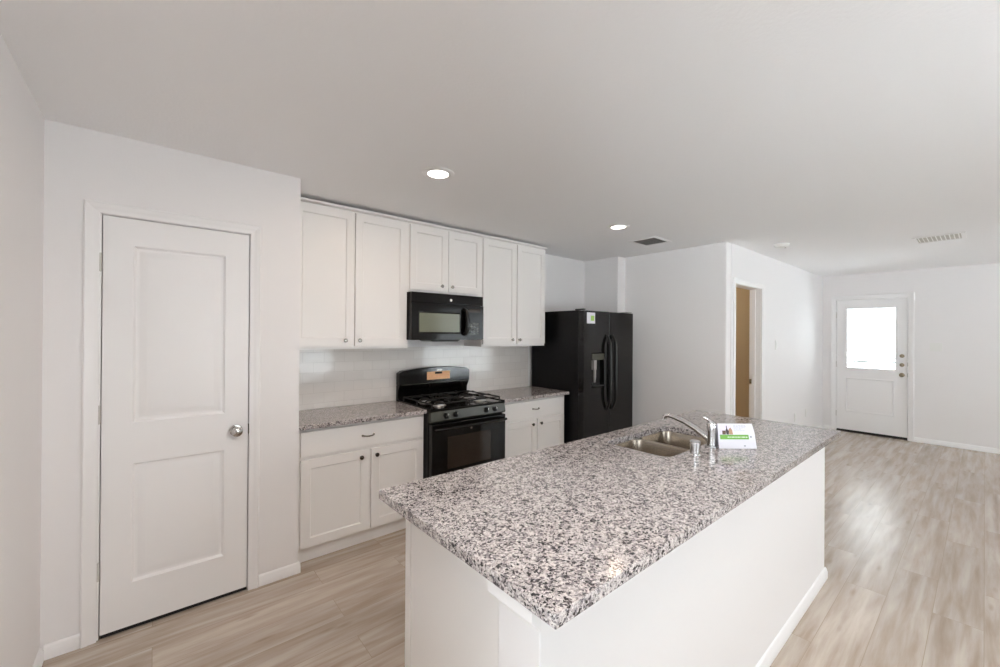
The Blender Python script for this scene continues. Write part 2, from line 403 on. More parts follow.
f.box(X0, X1, LW[0]+g, LW[1]-g, LW[2], LW[2]+g); f.box(X0, X1, LW[0]+g, LW[1]-g, LW[3]-g, LW[3]); f.box(X0+.005, X1-.005, -1.0, -.95, LW[2]+g, LW[3]-g)
f.build('window_frame', TRIM, o, .003)
MB().box(XL-.063, XL-.058, LW[0]+g, LW[1]-g, LW[2]+g, LW[3]-g).build('window_pane', GLASS, o)
portal('daylight_portal', (XL-.11, (LW[0]+LW[1])/2, (LW[2]+LW[3])/2), (1, 0, 0), LW[1]-LW[0], LW[3]-LW[2])
portal('daylight_portal', (XW+.12, 1.115, 1.46), (-1, 0, 0), .6, .95)

# baseboards: profile (distance from wall, height)
BB = [(0, 0), (.014, 0), (.014, .040), (.010, .046), (.010, .053), (.004, .062), (0, .064)]
def baseboard(name, segs, label):
    """segs: list of (p0, p1, normal) in plan"""
    mb = MB()
    for (p0, p1, n) in segs:
        p0, p1, n = Vector((*p0, 0)), Vector((*p1, 0)), Vector((*n, 0))
        k = len(BB); vs = [p+n*(d+.0006)+Vector((0, 0, h+.0006)) for p in (p0, p1) for d, h in BB]
        mb.add(vs, [(i, (i+1) % k, k+(i+1) % k, k+i) for i in range(k)]+[tuple(range(k-1, -1, -1)), tuple(range(k, 2*k))])
    o = mb.build(name, TRIM); tag(o, label, 'baseboard', kind='structure'); return o
baseboard('baseboard_left', [((XL, YR), (XL, YP-.013), (1, 0))], 'white baseboard along the left wall')
baseboard('baseboard_pantry', [((XL+.013, YP), (DL-.065, YP), (0, -1)), ((DR+.059, YP), (XR+.013, YP), (0, -1)), ((XR, YP), (XR, YP+.085), (1, 0))], 'white baseboard on both sides of the pantry door')
baseboard('baseboard_refrigerator', [((XS, YH-.013), (XS, YREC-.02), (-1, 0))], 'white baseboard on the wall right of the refrigerator')
baseboard('baseboard_hall', [((XS-.013, YH), (BX0-.062, YH), (0, -1)), ((BX1+.062, YH), (XW-.013, YH), (0, -1))], 'white baseboard along the hall wall')
baseboard('baseboard_far', [((XW, YR+.013), (XW, FR-.068), (-1, 0)), ((XW, FL+.068), (XW, YH-.013), (-1, 0))], 'white baseboard right of the entry door')
baseboard('baseboard_right', [((XL, YR), (XW, YR), (0, 1))], 'white baseboard under the windows')

# door casings
def casing_bars(mb, a0, a1, top, put, wd=.057):
    """put(a, d, z) -> world point; a along wall, d out from wall; mitred three-sided casing with a stepped profile"""
    prof = [(0, 0), (0, .010), (.010, .013), (.026, .013), (.032, .016), (wd-.006, .018), (wd, .014), (wd, 0)]
    L = [[put(a0-w_, d+.0008, 0.0006) for w_, d in prof], [put(a0-w_, d+.0008, top+w_) for w_, d in prof],
         [put(a1+w_, d+.0008, top+w_) for w_, d in prof], [put(a1+w_, d+.0008, 0.0006) for w_, d in prof]]
    k = len(prof)
    for A, B in zip(L, L[1:]): mb.add(A+B, [(i, (i+1) % k, k+(i+1) % k, k+i) for i in range(k)])
    mb.add(L[0], [tuple(range(k))]); mb.add(L[3], [tuple(range(k))])

# trim_1: pantry door frame
t1 = thing('trim_1', 'white casing and jamb around the pantry door', 'door trim', (DL, YP, 0), kind='structure')
b = MB(); casing_bars(b, DL-.010, DR+.004, DH+.006, lambda a, d, z: (a, YP-d, z), .054); b.build('casing', TRIM, t1)
b = MB(); b.box(DL-.011, DL-.0035, YP+.001, YP+.099, 0.001, DH+.010); b.box(DR+.0035, DR+.011, YP+.001, YP+.099, 0.001, DH+.010)
b.box(DL-.0035, DR+.0035, YP+.001, YP+.099, DH+.004, DH+.010)
b.box(DL-.0035, DL+.012, YP+.040, YP+.055, 0.001, DH+.004); b.box(DR-.012, DR+.0035, YP+.040, YP+.055, 0.001, DH+.004)
b.build('jamb', TRIM, t1)
MB().box(DR+.0005, DR+.0034, YP-.0045, YP+.012, .900, .957).build('strike_plate', DKNICKEL, t1)['label'] = 'dark metal strike plate beside the knob'

# door_1: pantry door
d1 = thing('door_1', 'white two-panel pantry door with round satin knob', 'door', (DL, YP, 0), kind='structure')
b = MB(); z0 = .020
face_panel(b, (DL+.001, YP+.0005, z0), (1, 0, 0), (0, 0, 1), (0, -1, 0), DR-DL-.002, DH-z0,
           [(.112, .495, .215, .805), (.112, .495, 1.010, 1.890)],
           [(.003, -.005), (.010, -.012), (.020, -.0135), (.024, -.012), (.050, -.003), (.053, -.0025)], .035)
o = b.build('door_leaf', TRIM, d1); weld(o)
MB().box(DL+.003, DR-.003, YP+.006, YP+.03, .0015, z0-.0005).build('sweep_or_gap_shade', DARK, d1)['label'] = 'dark strip put in as shade under the door'  # dark strip stands in for the shade in the gap below the leaf
kx, kz = .354, .929
b = MB().lathe((kx, YP, kz), (0, -1, 0), [(0, .031), (.004, .032), (.008, .028), (.010, .014), (.030, .011), (.036, .018), (.043, .025), (.052, .028), (.060, .026), (.066, .019), (.069, .008), (.0695, 0)], 40)
b.build('door_knob', KNOBM, d1)['label'] = 'round polished nickel knob'
for hz in (.33, 1.083, 1.816):
    MB().lathe((DL-.0065, YP-.0065, hz-.045), (0, 0, 1), [(0, .003), (.002, .0055), (.088, .0055), (.09, .003)], 12).build('hinge', HINGE, d1)

# trim_2: doorway casing in the hall wall
t2 = thing('trim_2', 'white casing and jamb around the open doorway in the hall wall', 'door trim', (BX0, YH, 0), kind='structure')
b = MB(); casing_bars(b, BX0-.004, BX1+.004, BH+.004, lambda a, d, z: (a, YH-d, z)); b.build('casing', TRIM, t2)
b = MB(); b.box(BX0-.011, BX0, YH+.001, YH+T-.001, 0.001, BH+.010); b.box(BX1, BX1+.011, YH+.001, YH+T-.001, 0.001, BH+.010)
b.box(BX0, BX1, YH+.001, YH+T-.001, BH, BH+.010); b.box(BX1-.012, BX1, YH+.055, YH+.09, 0.001, BH); b.box(BX0, BX0+.012, YH+.055, YH+.09, 0.001, BH)
b.build('jamb', TRIM, t2)
MB().box(BX1-.0035, BX1-.0005, YH+.075+.018, YH+.117, .915, .975).build('strike_plate', NICKEL, t2)['label'] = 'small nickel strike plate on the jamb'

# trim_3 and door_2: entry door
t3 = thing('trim_3', 'white casing and jamb around the entry door', 'door trim', (XW, 1.1, 0), kind='structure')
b = MB(); casing_bars(b, FR-.006, FL+.006, FH+.006, lambda a, d, z: (XW-d, a, z), .062); b.build('casing', TRIM, t3)
b = MB(); b.box(XW+.001, XW+.149, FR-.0145, FR-.0035, 0.001, FH+.011); b.box(XW+.001, XW+.149, FL+.0035, FL+.0145, 0.001, FH+.011); b.box(XW+.001, XW+.149, FR-.0035, FL+.0035, FH+.004, FH+.011)
b.box(XW+.052, XW+.07, FR-.0035, FR+.012, .015, FH+.004); b.box(XW+.052, XW+.07, FL-.012, FL+.0035, .015, FH+.004); b.box(XW+.052, XW+.07, FR+.012, FL-.012, FH-.010, FH+.004)
b.build('jamb', TRIM, t3)
MB().box(XW+.001, XW+.149, FR-.003, FL+.003, .0008, .014).build('threshold', DKNICKEL, t3)['label'] = 'dark metal threshold'
d2 = thing('door_2', 'white entry door with one large glass pane above a raised panel', 'door', (XW, 1.1, 0), kind='structure')
LX = XW+.006
GY0, GY1, GZ0, GZ1 = .843, 1.388, 1.008, 1.912
b = MB()
def yz(y0, y1, z0_, z1_, x0=LX, x1=LX+.042): b.box(x0, x1, y0, y1, z0_, z1_)
lz = .038
yz(FR+.001, GY0-.02, .99-.0, FH); yz(GY1+.02, FL-.001, .99, FH); yz(GY0-.02, GY1+.02, GZ1+.02, FH)
face_panel(b, (LX, FL-.001, lz), (0, -1, 0), (0, 0, 1), (-1, 0, 0), FL-FR-.002, .99-lz,
           [(.105, .665, .28, .815)], [(.004, .004), (.012, .006), (.022, .002), (.028, -.004), (.040, -.003), (.062, .001)], .042)
o = b.build('door_leaf', TRIM, d2); weld(o)
b = MB()
for (x0, x1) in ((LX-.008, LX+.05),):
    b.box(x0, x1, GY0-.03, GY0, GZ0-.03, GZ1+.03); b.box(x0, x1, GY1, GY1+.03, GZ0-.03, GZ1+.03)
    b.box(x0, x1, GY0, GY1, GZ0-.03, GZ0); b.box(x0, x1, GY0, GY1, GZ1, GZ1+.03)
b.build('glazing_frame', TRIM, d2, .004)
MB().box(LX+.018, LX+.024, GY0, GY1, GZ0, GZ1).build('glass_pane', GLASS, d2)
b = MB().box(LX+.004, LX+.040, FR+.002, FL-.002, .0145, lz-.0005); b.build('sweep_or_gap_shade', DARK, d2)['label'] = 'black sweep under the door'
for nm, hz, r in (('deadbolt', 1.209, .027), ('deadbolt', 1.079, .027), ('door_knob', .935, .030)):
    b = MB()
    if nm == 'deadbolt':
        b.lathe((LX, .773, hz), (-1, 0, 0), [(0, r), (.006, r), (.014, r*.85), (.018, r*.4)], 28)
        b.box(LX-.034, LX-.016, .769, .777, hz-.016, hz+.016)
    else: b.lathe((LX, .773, hz), (-1, 0, 0), [(0, r), (.006, r), (.009, .012), (.03, .011), (.036, .02), (.045, .027), (.055, .027), (.063, .018), (.066, 0)], 28)
    b.build(nm, BRASSY, d2)
for hz in (1.09, .935): MB().box(LX-.0015, LX+.014, FR-.0032, FR-.0003, hz-.03, hz+.03).build('strike_plate', DKNICKEL, t3)
for hz in (.28, 1.05, 1.82):
    MB().lathe((LX-.0125, FL+.0015, hz-.045), (0, 0, 1), [(0, .003), (.002, .0055), (.088, .0055), (.09, .003)], 12).build('hinge', HINGE, d2)

# outdoors beyond the entry door and windows
o = MB().box(-30, 60, -40, 40, -.5, -.12).build('ground', GRASS); tag(o, 'pale sunlit ground outside the entry door glass', 'ground', kind='structure')

SHRUBM = mat('outdoor_shrub_leaves', sr(112, 114, 112), .9, tint=(6, sr(98, 102, 98)))
for (sx, sy, sz, lab) in ((34.0, 5.25, .6, 'faint dark shrub outside the entry door glass, the left one'), (34.0, 3.75, .6, 'faint dark shrub outside the entry door glass, the right one')):
    bm = bmesh.new(); bmesh.ops.create_icosphere(bm, subdivisions=3, radius=1)
    for v in bm.verts:
        k = 1+.16*math.sin(v.co.x*7+v.co.y*5)*math.cos(v.co.z*9+sx)+random.uniform(-.07, .07)
        v.co = Vector((v.co.x*.6*k, v.co.y*.95*k*sz, max(v.co.z, -.6)*.55*k*sz))
    me = bpy.data.meshes.new('shrub'); bm.to_mesh(me); bm.free(); me.materials.append(SHRUBM)
    o = bpy.data.objects.new('shrub', me); COL.objects.link(o); o.location = (sx, sy, .05); ORG[o.name] = Vector(o.location); tag(o, lab, 'shrub', 'shrubs outside the entry door')
# ------------------------------------------------------------------ kitchen cabinets
def knob(parent, x, y, z, m=NICKEL):
    return MB().lathe((x, y, z), (0, -1, 0), [(0, .007), (.002, .006), (.011, .005), (.015, .011), (.019, .0145), (.023, .0145), (.027, .010), (.028, 0)], 20).build('knob', m, parent)
def pull(parent, x, y, z, m=NICKEL, half=.047):
    b = MB(); pts = []
    for i in range(13):
        t = i/12; pts.append((x-half+2*half*t, y-.004-.020*math.sin(math.pi*t)**.6, z-.003*math.sin(math.pi*t)))
    b.tube(pts, [.0052 if 1 < i < 11 else .0065 for i in range(13)], 10, .9)
    for s in (-1, 1): b.lathe((x+s*half, y, z), (0, -1, 0), [(0, .008), (.003, .008), (.006, .005)], 14)
    return b.build('drawer_pull', m, parent)
SHAKER = [(.0015, -.0015), (.006, -.0085), (.0065, -.009)]
def shaker(parent, name, x0, x1, y, z0, z1, rail=.057):
    b = MB(); face_panel(b, (x0, y, z0), (1, 0, 0), (0, 0, 1), (0, -1, 0), x1-x0, z1-z0, [(rail, x1-x0-rail, rail, z1-z0-rail)], SHAKER, .019)
    return weld(b.build(name, CAB, parent))
def slab(parent, name, x0, x1, y, z0, z1):
    return MB().box(x0, x1, y, y+.019, z0, z1).build(name, CAB, parent, .002)
YU = 3.025; UB, UT = 1.366, 2.392
def wall_cabinet(x0, x1, z0, z1, doors, label, knobs_z):
    c = thing('wall_cabinet', label, 'cabinet', ((x0+x1)/2, YK, z0), group='white wall cabinets over the range side')
    fy = YU+.0205
    b = MB(); b.box(x0, x1, fy, fy+.02, z0, z1)
    b.box(x0, x0+.016, fy+.02, YK-.002, z0, z1); b.box(x1-.016, x1, fy+.02, YK-.002, z0, z1)
    b.box(x0+.016, x1-.016, fy+.02, YK-.002, z0+.012, z0+.028); b.box(x0+.016, x1-.016, fy+.02, YK-.002, z1-.016, z1)
    b.build('cabinet_body', CAB, c)
    for k, (a, e) in enumerate(doors):
        d = shaker(c, 'door', a, e, YU, z0+.022, z1-.010)
        kx_ = e-.068 if k == 0 else a+.030
        if x0 > 2.3: kx_ = e-.058 if k == 0 else a+.020
        knob(d, kx_, YU, knobs_z)
    return c
wall_cabinet(XR+.002, 1.5795, UB, UT, [(.712, 1.132), (1.140, 1.560)], 'tall white two-door wall cabinet beside the pantry wall, above the longer counter', 1.430)
wall_cabinet(1.5805, 2.3365, 1.826, UT, [(1.590, 1.954), (1.961, 2.328)], 'short white two-door wall cabinet right above the black microwave', 1.893)
wall_cabinet(2.3375, 3.188, UB, UT, [(2.345, 2.764), (2.780, 3.176)], 'tall white two-door wall cabinet between microwave and refrigerator', 1.430)
# crown strip on top of the three cabinets
b = MB().prism([(YU+.008, UT+.0008), (YU-.006, UT+.008), (YU-.008, UT+.021), (YU+.03, UT+.021), (YU+.03, UT+.0008)], XR+.001, 3.196, 'yz')
b.box(3.184, 3.196, YU+.03, YK-.002, UT+.001, UT+.021)
o = b.build('crown_molding', CAB); tag(o, 'thin white crown strip along the top of the three wall cabinets', 'molding')

BY = 2.792; CZ = .901; CT = .030
def base_cabinet(x0, x1, dr, doors, label, knob_gap, end_right):
    c = thing('base_cabinet', label, 'cabinet', ((x0+x1)/2, BY+.3, 0), group='white base cabinets along the kitchen wall')
    fy = BY+.0205; top = CZ-CT-.001
    b = MB(); b.box(x0, x1, fy, fy+.02, .095, top); b.box(x0, x0+.016, fy+.02, YK-.012, .001, top); b.box(x1-.016, x1, fy+.02, YK-.012, .001, top)
    b.box(x0+.016, x1-.016, fy+.02, YK-.012, .095, .111)
    b.build('cabinet_body', CAB, c)
    MB().box(x0+.0165, x1-.0165, 2.843, 2.855, .001, .0945).build('toe_kick', CAB, c) if not end_right else MB().box(x0+.001, x1-.0165, 2.8345, 2.8425, .001, .0945).build('toe_kick', CAB, c)
    d = slab(c, 'drawer', dr[0], dr[1], BY, .690, .848); pull(d, (dr[0]+dr[1])/2-(.0 if x0 < 1 else 0), BY, .770, NICKEL, .040)
    for k, (a, e) in enumerate(doors):
        dd = shaker(c, 'door', a, e, BY, .108, .668)
        knob(dd, (e-.060 if k == 0 else a+.034), BY, .624, DKNICKEL)
    return c
base_cabinet(XR+.002, 1.600, (.712, 1.588), [(.712, 1.158), (1.176, 1.588)], 'wider white base cabinet with one drawer and two doors, between pantry wall and range', 0, False)
base_cabinet(2.362, 3.247, (2.400, 3.225), [(2.400, 2.826), (2.842, 3.225)], 'white base cabinet with drawer and two doors between range and refrigerator', 0, False)
def worktop(x0, x1, label):
    o = MB().box(x0, x1, 2.752, YK-.0085, CZ-CT, CZ).build('countertop', GRANITE, None, .003); tag(o, label, 'countertop', 'granite countertops on the base cabinets'); return o
worktop(XR+.002, 1.597, 'speckled granite countertop left of the range, on the wider base cabinet')
worktop(2.353, 3.258, 'speckled granite countertop between the range and the black refrigerator')
o = MB().box(XR+.001, 3.212, YK-.008, YK-.0005, CZ+.001, UB-.001).build('backsplash', TILE); tag(o, 'white subway tile backsplash between counters and wall cabinets', 'backsplash')

# ------------------------------------------------------------------ range
RX0, RX1 = 1.602, 2.346; RM = (RX0+RX1)/2; RY = 2.70
r = thing('gas_range', 'black freestanding gas range with arched backguard between two white base cabinets', 'stove', (RM, 3.0, 0))
b = MB(); b.box(RX0, RX1, RY+.045, 3.305, .03, .885)
for sx in (RX0+.04, RX1-.04):
    for sy in (RY+.09, 3.26): b.lathe((sx, sy, .001), (0, 0, 1), [(0, .018), (.03, .014)], 12)
b.build('range_body', BLACKSIDE, r, .003)
b = MB(); b.box(RX0-.002, RX1+.002, RY+.010, 3.235, .8855, .902); b.box(RX0-.002, RX0+.012, RY+.010, 3.235, .902, .910); b.box(RX1-.012, RX1+.002, RY+.010, 3.235, .902, .910)
b.build('cooktop', BLACK, r, .004)
# control panel (front fascia, slightly tilted)
b = MB().prism([(RY+.044, .800), (RY+.006, .804), (RY+.000, .812), (RY+.012, .884), (RY+.044, .8845)], RX0, RX1, 'yz')
cp = b.build('control_panel', GREYPL, r, .002)
for kx_ in (1.736, 1.826, 2.135, 2.225):
    yy = RY+.0055; b = MB().lathe((kx_, yy, .846), (0, -1, .15), [(0, .024), (.004, .024), (.006, .019), (.020, .018), (.024, .015)], 24)
    b.obox((kx_, yy-.024, .850), (.0045, 0, 0), (0, .006, -.001), (0, .002, .018))
    b.build('burner_knob', BLACKPL, cp)
    MB().obox((kx_+.0, yy-.0315, .858), (.0012, 0, 0), (0, .0006, 0), (0, .001, .008)).build('pointer', WHITEPL, cp)
# oven door
b = MB(); b.box(RX0+.004, RX1-.004, RY-.006, RY+.040, .285, .790)
od = b.build('oven_door', BLACK, r, .006)
MB().box(1.745, 2.175, RY-.0085, RY-.0065, .43, .68).build('oven_window', DGLASS, od, .001)
b = MB(); pts = [(RX0+.03, RY-.006, .752), (RX0+.03, RY-.04, .755), (RX0+.06, RY-.052, .756), (RM, RY-.056, .756), (RX1-.06, RY-.052, .756), (RX1-.03, RY-.04, .755), (RX1-.03, RY-.006, .752)]
b.tube(pts, .0125, 14, 1.0); b.build('oven_handle', BLACK, od)
MB().lathe((RM, RY-.0065, .722), (0, -1, 0), [(0, .010), (.0015, .010), (.002, .008)], 24).build('badge', NICKEL, od)['label'] = 'small round silver badge'
b = MB().box(RX0+.004, RX1-.004, RY-.004, RY+.040, .075, .275).box(RX0+.15, RX1-.15, RY-.016, RY-.004, .235, .258); b.build('storage_drawer', BLACK, r, .005)
# backguard
GY = 3.235; arch = []
for i in range(25):
    t = i/24; x = RX0+.004+(RX1-RX0-.008)*t; arch.append((x, 1.150+.032*math.sin(math.pi*t)**.7))
arch[0] = (arch[0][0], 1.140); arch[-1] = (arch[-1][0], 1.140)
b = MB().prism([(RX0+.004, 1.035)]+arch+[(RX1-.004, 1.035)], GY, 3.305, 'xz')
bgd = b.build('backguard', BLACK, r, .006)
b = MB().prism([(3.305, .8865), (3.305, 1.034), (GY+.006, 1.034), (GY+.010, 1.024), (GY+.034, .980), (GY+.038, .930), (GY+.004, .905), (GY+.004, .8865)], RX0+.006, RX1-.006, 'yz')
b.build('backguard_vent', BLACK, r, .002)
b = MB().box(RX0+.02, RX1-.02, GY-.006, GY+.008, 1.036, 1.043); b.build('backguard_trim', GREYPL, r, .002)
b = MB().box(1.872, 2.115, GY-.0022, GY-.0006, 1.068, 1.140); st = b.build('paper_sticker', ORANGE, bgd); st['label'] = 'orange printed paper sticker'
MB().box(1.97, 2.03, GY-.004, GY-.0006, 1.146, 1.158).build('badge', NICKEL, bgd)['label'] = 'small silver badge'
MB().box(1.955, 2.03, GY-.003, GY-.0024, 1.118, 1.138).build('clock_display', DARK, bgd)
# burners and grates
for (bx, by) in ((1.77, 2.86), (2.18, 2.86), (1.77, 3.10), (2.18, 3.10)):
    b = MB().lathe((bx, by, .9025), (0, 0, 1), [(0, .058), (.004, .056), (.006, .042), (.016, .040), (.019, .036)], 28)
    bu = b.build('burner', ALU, r)
    MB().lathe((bx, by, .9222), (0, 0, 1), [(0, .038), (.005, .039), (.009, .034), (.010, .02)], 28).build('burner_cap', IRON, bu)
for gx0, gx1 in ((1.635, 1.955), (1.990, 2.312)):
    b = MB(); y0, y1, zt, rr = RY+.045, 3.215, .949, .0062; gx = (gx0+gx1)/2; ym = (y0+y1)/2
    def bar(p, q): b.tube([p, q], rr, 8)
    for x in (gx0, gx1): bar((x, y0, zt-.012), (x, y1, zt-.012))
    for y in (y0, ym, y1): bar((gx0, y, zt-.012), (gx1, y, zt-.012))
    for y in ((y0+ym)/2, (ym+y1)/2):
        for s, x in ((1, gx0), (-1, gx1)): b.tube([(x, y, zt-.012), (x+s*.03, y, zt), (x+s*.115, y, zt)], rr, 8)
        for s, e in ((1, y-(ym-y0)/2), (-1, y+(ym-y0)/2)): b.tube([(gx, e, zt-.012), (gx, e+s*.025, zt), (gx, e+s*.075, zt)], rr, 8)
    for x in (gx0, gx1):
        for y in (y0, y1, ym): bar((x, y, zt-.012), (x, y, .9035))
    b.build('grate', IRON, r)

# ------------------------------------------------------------------ microwave
MX0, MX1, MZ0, MZ1, MY = 1.566, 2.292, 1.432, 1.8235, 2.952
mw = thing('microwave', 'black over-the-range microwave with grey window under the short cabinet', 'microwave', ((MX0+MX1)/2, YK, MZ0))
b = MB().box(MX0+.004, MX1-.004, MY+.040, YK-.010, MZ0, MZ1); b.prism([(MX0+.17, MZ0-.0003), (MX0+.20, MZ0-.014), (MX1-.28, MZ0-.014), (MX1-.25, MZ0-.0003)], MY+.006, MY+.20, 'xz')
b.build('microwave_body', BLACKSIDE, mw, .003)
b = MB().box(MX0+.002, MX1-.002, MY+.006, MY+.0395, 1.738, MZ1-.001)
for i in range(3): b.box(MX0+.03, MX1-.03, MY+.001, MY+.008, 1.797+.016*i, 1.805+.016*i) if False else None
top = b.build('vent_grille', BLACK, mw, .005)
MB().lathe((1.942, MY+.0055, 1.772), (0, -1, 0), [(0, .0115), (.002, .0115), (.0025, .009)], 24).build('badge', WHITEPL, top)['label'] = 'round white badge'
b = MB(); face_panel(b, (MX0, MY, MZ0), (1, 0, 0), (0, 0, 1), (0, -1, 0), .530, .304, [(.062, .474, .056, .232)], [(.003, -.003), (.008, -.006)], .0395)
dr_ = weld(b.build('microwave_door', BLACK, mw))
bv = dr_.modifiers.new('bevel', 'BEVEL'); bv.width = .004; bv.segments = 2; bv.limit_method = 'ANGLE'
MB().box(MX0+.072, MX0+.464, MY+.0035, MY+.0058, MZ0+.066, MZ0+.222).build('door_window', MWIN, dr_)['label'] = 'grey reflective window'
hp = [(2.074, MY-.002, 1.480), (2.080, MY-.022, 1.488), (2.088, MY-.032, 1.52), (2.092, MY-.036, 1.59), (2.088, MY-.032, 1.66), (2.080, MY-.022, 1.69), (2.074, MY-.002, 1.70)]
MB().tube(hp, [.018, .020, .023, .024, .023, .020, .018], 14, .8).build('door_handle', BLACKPL, dr_)
b = MB().box(MX0+.533, MX1, MY, MY+.0395, MZ0, 1.736); kp = b.build('control_panel', BLACK, mw, .004)
b = MB()
for i in range(5):
    for j in range(3): b.box(2.138+j*.036, 2.166+j*.036, MY-.0018, MY-.0002, 1.480+.022*i, 1.495+.022*i)
b.build('keypad', GREYPL, kp)
MB().box(2.125, 2.255, MY-.0018, MY-.0002, 1.675, 1.705).build('clock_display', DGLASS, kp)

# ------------------------------------------------------------------ refrigerator
FX0, FX1, FY, FT = 3.290, 4.180, 2.596, 1.735
rf = thing('refrigerator', 'tall black side-by-side refrigerator with ice dispenser', 'refrigerator', ((FX0+FX1)/2, 3.0, 0))
b = MB().box(FX0+.003, FX1-.003, FY+.075, YN-.03, .03, FT)
for sx in (FX0+.06, FX1-.06):
    for sy in (FY+.12, YN-.09): b.lathe((sx, sy, .001), (0, 0, 1), [(0, .02), (.03, .02)], 12)
b.box(FX0+.02, FX1-.02, FY+.05, FY+.0745, .02, .085)
b.build('refrigerator_body', BLACKSIDE, rf, .006)
XM = 3.722
# freezer door with dispenser recess
b = MB(); DX0, DX1, DZ0, DZ1 = 3.420, 3.640, .935, 1.300
face_panel(b, (FX0, FY, .095), (1, 0, 0), (0, 0, 1), (0, -1, 0), XM-.003-FX0, FT-.005-.095, [(DX0-FX0, DX1-FX0, DZ0-.095, DZ1-.095)], [(.002, -.004), (.010, -.055)], .068)
fd = weld(b.build('freezer_door', BLACK, rf)); bv = fd.modifiers.new('bevel', 'BEVEL'); bv.width = .006; bv.segments = 3; bv.limit_method = 'ANGLE'
b = MB(); b.box(DX0+.007, DX1-.007, FY-.003, FY+.05, 1.222, 1.289)
dp = b.build('dispenser_controls', GREYPL, fd, .003)
b = MB()
yb = FY+.054; yf = FY-.003
b.box(DX0+.011, DX1-.011, FY+.052, FY+.0545, .958, 1.221); b.box(DX0+.011, DX1-.011, FY-.004, FY+.0545, .946, .957)
b.build('dispenser_cavity', DARK, fd)
b = MB().box(3.475, 3.52, FY+.012, FY+.0515, 1.12, 1.221).tube([(3.497, FY+.02, 1.12), (3.492, FY+.016, 1.05), (3.502, FY+.026, .99)], [.014, .016, .010], 12)
b.build('dispenser_lever', SLAT, fd)
b = MB().box(XM+.003, FX1, FY, FY+.068, .095, FT-.005); rd = b.build('refrigerator_door', BLACK, rf, .006, seg=3)
for dparent, hx in ((fd, XM-.048), (rd, XM+.048)):
    pts = []
    for i in range(17):
        t = i/16; z = .690+.795*t; pts.append((hx, FY-.004-.044*min(1, (math.sin(math.pi*t)*2.2))**.7, z))
    MB().tube(pts, [.011+.004*math.sin(math.pi*i/16) for i in range(17)], 14, 1.3).build('door_handle', BLACKPL, dparent)
s = MB().box(3.336, 3.470, FY-.0016, FY-.0003, 1.600, 1.712).build('paper_sticker', PAPER, fd); s['label'] = 'white paper sticker with a green square'
MB().box(3.400, 3.455, FY-.0024, FY-.0017, 1.628, 1.680).build('green_square', LTGREEN, s)
b = MB().box(FX0+.004, FX0+.045, FY+.012, FY+.12, FT+.0005, FT+.014); b.build('hinge_cover', BLACKPL, rf, .005)
b = MB().box(FX1-.12, FX1-.012, FY+.010, FY+.15, FT+.0005, FT+.006); b.build('hinge_plate', BLACKPL, rf, .002)
b = MB().tube([(XM-.0, FY+.03, FT-.002), (XM, FY+.03, FT+.001)], .004, 8)

# ------------------------------------------------------------------ island
IX0, IX1, IY0, IY1, IZ = .624, 3.166, .559, 1.418, .914
SX0, SX1, SY0, SY1 = 1.822, 2.465, .945, 1.302
def rrect(x0, x1, y0, y1, r, n=6):
    P = []
    for (cx, cy, a0) in ((x1-r, y0+r, -90), (x1-r, y1-r, 0), (x0+r, y1-r, 90), (x0+r, y0+r, 180)):
        for i in range(n+1):
            a = math.radians(a0+90*i/n); P.append((cx+r*math.cos(a), cy+r*math.sin(a)))
    return P
isl = thing('kitchen_island', 'long white kitchen island with panelled half wall under speckled granite', 'island', ((IX0+IX1)/2, .95, 0))
PX = .695; KX0, KX1, KY0, KY1 = .655, 3.152, .633, .777
ZT = IZ-.0315
b = MB(); b.box(PX, PX+.018, KY1+.001, 1.334, .001, ZT); b.box(KX1-.04, KX1-.022, KY1+.001, 1.334, .001, ZT)
b.box(PX+.018, KX1-.04, 1.316, 1.334, .10, ZT-.002); b.box(PX+.018, KX1-.04, 1.27, 1.282, .001, .10); b.box(PX+.018, KX1-.04, KY1+.001, 1.316, .10, .116)
b.build('cabinet_body', CAB, isl, .0015)
b = MB().box(PX-.004, PX-.0003, 1.300, 1.336, .001, ZT-.001); b.build('corner_stile', CAB, isl)
b = MB().box(KX0, KX1, KY0, KY1, .001, ZT); b.build('half_wall', WALL, isl, .004)
# little cap moulding at the top of the half wall's end
b = MB().prism([(KX0-.0005, ZT-.045), (KX0-.004, ZT-.042), (KX0-.004, ZT-.022), (KX0-.014, ZT-.012), (KX0-.014, ZT-.001), (KX0-.0005, ZT-.001)], KY0-.0145, KY1+.012, 'xz') if False else MB()
b.add([(KX0-.0005, KY0-.001, ZT-.058), (KX0-.0005, KY1+.010, ZT-.058), (KX0-.010, KY1+.010, ZT-.050), (KX0-.010, KY0-.001, ZT-.050),
       (KX0-.0005, KY0-.001, ZT-.001), (KX0-.0005, KY1+.010, ZT-.001), (KX0-.026, KY1+.010, ZT-.001), (KX0-.026, KY0-.001, ZT-.001),
       (KX0-.026, KY1+.010, ZT-.030), (KX0-.026, KY0-.001, ZT-.030)],
      [(0, 3, 2, 1), (3, 9, 8, 2), (9, 7, 6, 8), (4, 5, 6, 7), (0, 1, 5, 4), (0, 4, 7, 9, 3), (1, 2, 8, 6, 5)])
b.build('cap_molding', TRIM, isl)
mb = MB()
for (p0, p1, n) in (((KX0-.013, KY0), (KX1+.013, KY0), (0, -1)), ((KX0, KY0), (KX0, KY1), (-1, 0)), ((KX1, KY0), (KX1, KY1), (1, 0))):
    p0, p1, n = Vector((*p0, 0)), Vector((*p1, 0)), Vector((*n, 0)); k = len(BB)
    vs = [p+n*(d+.0004)+Vector((0, 0, h+.0006)) for p in (p0, p1) for d, h in BB]
    mb.add(vs, [(i, (i+1) % k, k+(i+1) % k, k+i) for i in range(k)]+[tuple(range(k-1, -1, -1)), tuple(range(k, 2*k))])
mb.build('baseboard', TRIM, isl)
